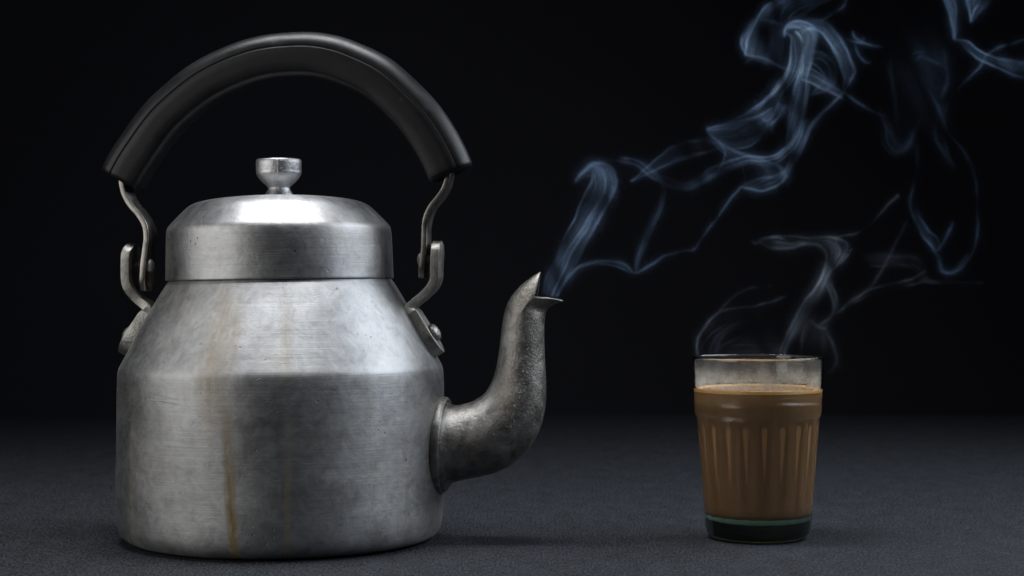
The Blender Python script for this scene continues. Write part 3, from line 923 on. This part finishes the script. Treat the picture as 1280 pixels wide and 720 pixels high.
def spout_smoke():
    p = Plume(664, 1306, -24, 382, 46, 21)
    # column out of the spout and its hook
    p.sheet([(677, 366), (685, 340), (700, 308), (716, 274), (731, 243), (738, 226), (737, 220), (726, 222), (719, 226)],
            [(697, 372), (712, 345), (732, 303), (752, 268), (767, 240), (769, 222), (758, 207), (740, 203), (722, 217)],
            0.085, 0.5, (0, 0), (0.9, 1, 1, 1, 0.9, 0.8, 0.5), 0.55)
    p.sheet([(681, 366), (692, 335), (712, 295), (733, 252), (741, 232), (738, 214), (728, 214), (720, 224)],
            [(690, 370), (704, 340), (724, 300), (748, 255), (757, 232), (752, 212), (738, 207), (722, 219)],
            0.05, 0.3, (8, 4), (0.8, 1, 1, 1, 0.9, 1.2, 0.6), 0.8, side=-1)
    p.thread([(769, 228), (765, 212), (752, 204), (738, 207), (726, 217), (719, 226)], 0.13, 1.2, (3, 0), (0, 1, 1, 1, .6))
    # arch from the hook across to the large column
    p.sheet([(724, 212), (757, 195), (795, 198), (826, 216), (858, 225), (895, 206), (930, 197), (962, 194), (988, 178), (1003, 150), (1006, 118)],
            [(724, 218), (757, 203), (793, 207), (822, 226), (856, 235), (893, 222), (930, 207), (964, 204), (992, 186), (1008, 152), (1010, 120)],
            0.045, 0.6, (0, 10), (0.5, 1, 0.8, 0.8, 1, 1.4, 1.4, 1.0, 0.2), 0.6)
    p.thread([(893, 208), (930, 198), (962, 195), (988, 178), (1004, 148)], 0.10, 1.1, (10, 12), (0.0, 1, 1, .7, 0))
    p.thread([(788, 227), (812, 215), (838, 203), (872, 194), (905, 185)], 0.05, 1.0, (0, 6), (0.5, 1, .8, .5, 0.0))
    p.sheet([(788, 227), (810, 206), (840, 183), (880, 172), (915, 176)], [(790, 228), (818, 216), (850, 200), (885, 191), (915, 186)], 0.022, 0.4, (0, 8), (0.8, 1, 1, .6, .1))
    # low thread that climbs to the bright fold
    p.thread([(700, 360), (718, 336), (738, 327), (765, 328), (785, 333), (794, 343), (806, 335), (826, 320), (848, 314), (866, 311), (882, 292), (903, 262), (926, 234)],
             0.085, 1.0, (-4, 6), (0.1, .8, .8, 1, .9, .8, .8, .9))
    p.sheet([(700, 362), (720, 335), (760, 326), (792, 332)], [(704, 366), (730, 336), (762, 332), (794, 344)], 0.04, 0.5, (0, 0), (0.2, 1, 1, .6))
    p.sheet([(794, 343), (794, 318), (803, 295), (816, 270), (826, 245), (822, 225), (800, 205), (772, 197)],
            [(795, 342), (803, 312), (818, 285), (830, 258), (833, 236), (826, 220), (806, 203), (778, 197)], 0.045, 0.6, (-4, 0), (1.2, 1, .7, .6, .8, .7, .3), 0.5)
    p.thread([(926, 234), (942, 238), (956, 240), (970, 235), (981, 226), (986, 217)], 0.20, 1.2, (6, 8), (.4, 1, 1.2, .9, .3))
    p.sheet([(926, 234), (920, 215), (906, 196), (890, 176), (886, 162)], [(986, 220), (978, 206), (955, 200), (925, 192), (905, 182)], 0.028, 0.15, (4, 6), (1, .8, .8, .6), 0.8, edge=0.7)
    p.sheet([(926, 234), (950, 224), (975, 216), (986, 205), (996, 180), (1006, 150)], [(945, 240), (965, 238), (985, 224), (1000, 196), (1014, 165), (1030, 142)], 0.045, 0.4, (6, 10), (.5, 1, 1, .8, .5), 0.7)
    p.thread([(986, 218), (998, 190), (1012, 163), (1034, 138), (1052, 121), (1064, 103), (1071, 91)], 0.07, 1.1, (8, 12), (.6, 1, .7, .8, 1.0))
    # lens with its tip to the left
    p.sheet([(885, 161), (905, 157), (930, 150), (950, 144), (966, 134)], [(886, 163), (897, 178), (916, 187), (942, 178), (968, 150)], 0.038, 0.25, (0, 4), (1, 1, 1.1, 1.2, 1), 0.8)
    p.thread([(885, 161), (893, 174), (904, 188), (903, 200), (893, 222)], 0.07, 1.0, (0, 2), (.9, 1, .7, .7, .1))
    p.thread([(885, 161), (910, 156), (942, 147), (962, 143)], 0.06, 1.0, (0, 2), (.8, .8, 1, .3))
    p.sheet([(950, 146), (958, 150), (966, 140), (972, 128)], [(964, 162), (968, 156), (978, 145), (986, 132)], 0.10, 0.5, (0, 2), (.3, 1.2, 1, .3), 0.9)
    # large column
    p.sheet([(895, 160), (925, 147), (948, 132), (966, 112), (981, 92), (989, 68), (992, 48), (984, 38)],
            [(965, 165), (972, 150), (982, 132), (992, 112), (999, 92), (1004, 68), (1006, 50), (1002, 38)], 0.075, 0.45, (0, 6), (0.1, .55, .8, 1, 1.3, 1.5, 1.3), 0.7)
    p.sheet([(985, 185), (985, 158), (988, 130), (994, 100), (1003, 72), (1011, 46), (1008, 36)], [(1005, 190), (1006, 160), (1008, 132), (1010, 102), (1017, 72), (1020, 46), (1016, 36)],
            0.07, 0.5, (8, 2), (0.3, .6, .8, 1.1, 1.5, 1.6, 1.0), 0.7, side=-1)
    p.sheet([(993, 40), (1000, 48), (1004, 60), (1003, 80), (998, 96)], [(1016, 34), (1020, 44), (1019, 60), (1014, 80), (1008, 98)], 0.20, 0.5, (-4, 0), (.7, 1, 1, .6, 0), 0.6)
    # cap on the column and its pointed left end
    p.sheet([(981, 43), (985, 30), (1000, 27), (1015, 33), (1022, 44)], [(983, 47), (990, 38), (1002, 38), (1014, 44), (1018, 52)], 0.13, 0.6, (0, 0), (1, 1.1, 1.1, .8, 0.1), 0.7)
    p.thread([(980, 46), (983, 35), (992, 32), (1004, 36)], 0.16, 1.4, (-2, 0), (.6, 1, .8, .2))
    # right lobe
    p.sheet([(995, 29), (1012, 25), (1034, 29), (1052, 47), (1064, 68), (1071, 88), (1066, 98)], [(1006, 42), (1018, 38), (1032, 46), (1042, 64), (1050, 84), (1056, 100), (1056, 110)],
            0.085, 0.4, (2, 10), (.3, .9, 1.2, 1.1, 1, 1, .4), 0.7)
    p.sheet([(1012, 60), (1030, 66), (1044, 82), (1046, 100), (1036, 112)], [(1008, 75), (1022, 82), (1032, 96), (1030, 108), (1015, 116)], 0.045, 0.4, (8, 12), (.3, 1, 1, .8, .2), 0.8)
    p.thread([(1071, 90), (1066, 99), (1056, 115), (1045, 128), (1032, 142), (1018, 160)], 0.08, 1.2, (10, 12), (1.3, 1, .8, .5, .1))
    p.thread([(1040, 34), (1054, 52), (1064, 72), (1071, 90)], 0.10, 1.2, (10, 10), (.2, .8, 1, 1.4))
    p.sheet([(1000, 80), (1018, 88), (1036, 98), (1052, 108)], [(1000, 100), (1014, 104), (1032, 112), (1056, 122)], 0.06, 0.3, (4, 8), (.3, 1, 1, .4), 0.8)
    p.thread([(1012, 118), (1024, 106), (1034, 98)], 0.06, 1.2, (5, 6), (.3, 1, .2))
    # wide dim sheet to the left with a bright rim
    p.sheet([(933, 66), (938, 48), (947, 24), (958, 8), (975, -4)], [(1000, 90), (1005, 60), (1004, 30), (1015, 10), (1050, -8)], 0.028, 0.12, (14, 10), (1, 1, .8, .6), 0.7, edge=0.6)
    p.thread([(933, 66), (937, 52), (944, 34), (950, 18), (960, 5), (976, -6)], 0.13, 0.9, (14, 12), (1.4, 1, .8, .5, .4))
    p.sheet([(933, 66), (928, 52), (932, 34), (944, 20)], [(936, 56), (938, 44), (942, 32), (948, 18)], 0.09, 0.5, (14, 14), (1, 1, .5, .0), 0.5)
    p.thread([(933, 66), (958, 71), (978, 81), (1000, 87), (1024, 94), (1048, 108), (1070, 122), (1096, 137), (1110, 142)], 0.06, 1.1, (14, 16), (1.2, 1, .9, .8, .8, .6, .2))
    p.thread([(933, 78), (938, 74), (946, 72)], 0.04, 1.0, (14, 14), (.4, 1, .1))
    p.thread([(1028, 27), (1040, 18), (1054, 6), (1062, -8)], 0.06, 1.3, (10, 10), (.2, .9, 1, .8))
    p.thread([(948, 24), (975, 28), (992, 31)], 0.035, 1.6, (12, 8), (.4, 1, .3))
    # small curls beyond the lobe
    p.thread([(1060, 47), (1072, 52), (1084, 52), (1108, 55)], 0.09, 1.0, (18, 18), (.1, 1, .9, .1))
    p.thread([(1068, 36), (1072, 46), (1080, 50), (1084, 44)], 0.07, 1.0, (18, 18), (.2, 1, .9, .2))
    p.thread([(1070, 55), (1078, 70), (1088, 78), (1094, 76)], 0.045, 1.2, (18, 20), (.2, 1, .8, .1))
    # veils and folds on the far right
    p.sheet([(1190, 50), (1186, 30), (1180, 10), (1177, -14)], [(1192, 52), (1191, 32), (1192, 10), (1190, -14)], 0.11, 0.5, (-6, -6), (1.6, 1.2, .8, .6), 0.6)
    p.thread([(1190, 50), (1187, 34), (1184, 16), (1182, -10)], 0.20, 1.1, (-6, -6), (1.3, 1, .5, .3))
    p.sheet([(1190, 50), (1208, 54), (1226, 66), (1262, 76), (1310, 80)], [(1191, 52), (1206, 64), (1224, 76), (1262, 96), (1310, 110)], 0.07, 0.3, (-6, -4), (1.6, 1, .7, .4), 0.7)
    p.sheet([(1200, -14), (1208, 10), (1210, 28)], [(1244, -8), (1226, 12), (1212, 30)], 0.10, 0.4, (-8, -8), (.5, 1, 1), 0.8)
    p.thread([(1180, 60), (1183, 80), (1184, 100), (1178, 120)], 0.035, 2.2, (0, 0), (.3, 1, .8, .1), 1.0)
    p.thread([(1195, 112), (1212, 98), (1226, 86), (1236, 70), (1262, 54), (1312, 40)], 0.045, 1.3, (0, 0), (.2, 1, 1, .7))
    p.sheet([(1140, 72), (1148, 60), (1165, 62), (1185, 78)], [(1144, 78), (1152, 70), (1166, 74), (1182, 88)], 0.030, 0.5, (10, 8), (.2, 1, .9, .1), 0.6, soft=4.0)
    p.sheet([(1098, 128), (1102, 158), (1106, 182), (1122, 193), (1146, 182), (1158, 150)], [(1102, 128), (1112, 150), (1118, 170), (1128, 180), (1140, 172), (1150, 148)], 0.015, 0.4, (14, 14), (.1, .6, 1, 1, .8, .1), 0.5, soft=2.2)
    p.sheet([(1100, 40), (1110, 80), (1118, 120), (1120, 170)], [(1180, 30), (1182, 80), (1172, 125), (1160, 170)], 0.011, 0.1, (6, 6), (.0, 1, 1, .0), 0.8, soft=6.0, edge=0.1, strands=2)
    p.sheet([(1180, 130), (1170, 165), (1180, 195), (1192, 215)], [(1196, 128), (1184, 165), (1186, 190), (1198, 212)], 0.014, 0.4, (6, 6), (.2, 1, .8, .1), 0.6, soft=2.4)
    p.thread([(1150, 95), (1168, 120), (1182, 150), (1190, 168)], 0.022, 1.4, (6, 6), (.1, 1, 1, .1))
    # tall faint loop
    p.thread([(1190, 168), (1206, 192), (1218, 222), (1224, 255), (1224, 288), (1216, 315), (1204, 334), (1190, 341), (1176, 336)], 0.030, 1.1, (4, 4), (.1, .5, .6, .7, .8, 1, 1.2, 1))
    p.sheet([(1140, 272), (1148, 290), (1160, 304), (1172, 318)], [(1148, 262), (1160, 284), (1172, 296), (1180, 306)], 0.06, 0.4, (4, 4), (.2, 1, 1.2, .2), 0.8)
    p.thread([(1172, 312), (1182, 300), (1188, 288), (1192, 276)], 0.06, 1.4, (4, 4), (1, 1, .7, .1))
    p.thread([(1172, 316), (1176, 328), (1182, 338), (1196, 338), (1210, 318)], 0.05, 1.8, (4, 4), (.4, 1, 1, 1, .2))
    p.thread([(1142, 275), (1140, 255), (1146, 225), (1148, 200), (1150, 180)], 0.03, 1.4, (6, 6), (.9, .8, .5, .4, .1))
    return p.build('spout_smoke', M_SMOKE_BLUE, 'thin blue smoke curling up out of the kettle spout')

def glass_smoke():
    p = Plume(856, 1250, 226, 476, 42, 33)
    # arc rising from the left of the rim
    p.thread([(874, 446), (872, 432), (876, 417), (886, 402), (898, 392), (915, 387), (940, 384), (962, 378), (982, 370)], 0.075, 1.0, (-8, 6), (.9, 1, 1, .9, .9, .6, .4, .1))
    p.thread([(898, 392), (908, 380), (922, 370), (940, 362), (966, 358)], 0.04, 1.3, (0, 8), (.2, 1, .9, .6, .1))
    p.sheet([(876, 446), (878, 424), (892, 404), (912, 392), (945, 386)], [(896, 448), (900, 430), (912, 414), (932, 402), (960, 390)], 0.022, 0.4, (-6, 6), (1.2, 1, .7, .3, .0), 0.8, soft=1.4)
    # centre ribbon
    p.sheet([(972, 446), (980, 424), (990, 402), (1006, 376), (1024, 350), (1032, 334), (1033, 318), (1024, 308), (1006, 305)],
            [(984, 446), (997, 420), (1012, 396), (1026, 370), (1038, 345), (1056, 326), (1065, 310), (1058, 300), (1036, 298)], 0.075, 0.35, (0, 4), (.5, .8, .8, .9, 1.2, 1.1, 1, .9, .5), 0.75)
    p.sheet([(975, 446), (988, 412), (1004, 382), (1022, 354), (1034, 336), (1038, 316), (1034, 306)], [(980, 446), (994, 416), (1014, 384), (1030, 356), (1042, 336), (1052, 316), (1046, 303)],
            0.05, 0.5, (6, 8), (.3, .6, .8, 1, 1, .9, .3), 0.9, side=-1)
    p.thread([(1008, 374), (1018, 360), (1028, 346), (1032, 334)], 0.12, 1.0, (2, 4), (.2, 1, .9, .2))
    p.thread([(1066, 310), (1056, 327), (1043, 339), (1037, 350)], 0.08, 1.0, (4, 4), (.6, 1, .9, .2))
    p.thread([(1000, 303), (1010, 308), (1022, 309), (1032, 318)], 0.12, 1.1, (2, 2), (.7, 1, .8, .1))
    # flat curl at its top
    p.sheet([(1008, 306), (985, 309), (962, 308), (950, 301)], [(1036, 299), (1005, 297), (978, 294), (954, 297)], 0.032, 0.5, (2, 8), (.9, 1, 1, .4), 0.8)
    p.thread([(950, 300), (966, 296), (990, 294), (1014, 298), (1038, 298), (1056, 295), (1076, 287), (1096, 272), (1112, 255), (1124, 244)], 0.055, 1.0, (6, 10), (.3, .8, .9, 1, 1, .8, .6, .5, .6))
    p.thread([(940, 300), (946, 304), (954, 302)], 0.05, 1.2, (8, 8), (.1, 1, .3))
    p.thread([(1122, 247), (1124, 243), (1126, 248)], 0.07, 1.0, (10, 10), (.3, 1, .2))
    # right-hand loop
    p.sheet([(1038, 348), (1046, 366), (1048, 385), (1042, 400), (1030, 412)], [(1032, 356), (1038, 370), (1041, 386), (1036, 398), (1026, 408)], 0.045, 0.6, (4, 2), (.6, 1, 1, .8, .3), 0.6)
    p.thread([(1034, 412), (1026, 411), (1016, 403), (1008, 402)], 0.05, 1.3, (2, 0), (.6, 1, .7, .1))
    p.thread([(1034, 412), (1044, 432), (1047, 450), (1040, 462), (1030, 466)], 0.03, 1.8, (0, 0), (.3, 1, .9, .7, .1), 1.0)
    p.sheet([(1000, 446), (1004, 420), (1012, 402), (1024, 384)], [(1030, 450), (1034, 424), (1036, 404), (1040, 384)], 0.022, 0.4, (0, 4), (.4, 1, .7, .1), 0.8, soft=2.0)
    # drifting strands to the right
    p.thread([(1048, 392), (1066, 378), (1088, 361), (1102, 342), (1116, 318), (1128, 296), (1138, 276)], 0.05, 1.3, (10, 14), (.2, .9, 1, .7, .6, .3, .1))
    p.sheet([(1060, 384), (1085, 364), (1112, 356), (1138, 348), (1160, 336)], [(1062, 386), (1090, 370), (1118, 362), (1144, 356), (1166, 348)], 0.045, 0.5, (10, 14), (.2, 1, .9, .9, .1), 0.7)
    p.sheet([(1150, 350), (1175, 350), (1205, 350), (1235, 352)], [(1150, 354), (1175, 355), (1205, 355), (1235, 356)], 0.025, 0.6, (10, 14), (.1, 1, 1, .3), 0.6)
    p.sheet([(1085, 320), (1110, 316), (1140, 318), (1158, 330)], [(1090, 332), (1112, 330), (1136, 332), (1152, 340)], 0.022, 0.5, (12, 14), (.1, 1, 1, .1), 0.7, soft=2.0)
    p.sheet([(880, 442), (920, 425), (970, 410)], [(890, 452), (930, 446), (980, 440)], 0.018, 0.5, (4, 4), (.3, 1, .3), 0.7, soft=2.5)
    return p.build('tea_steam', M_SMOKE_GREY, 'wispy grey steam rising from the glass of tea')

spout_smoke()
glass_smoke()
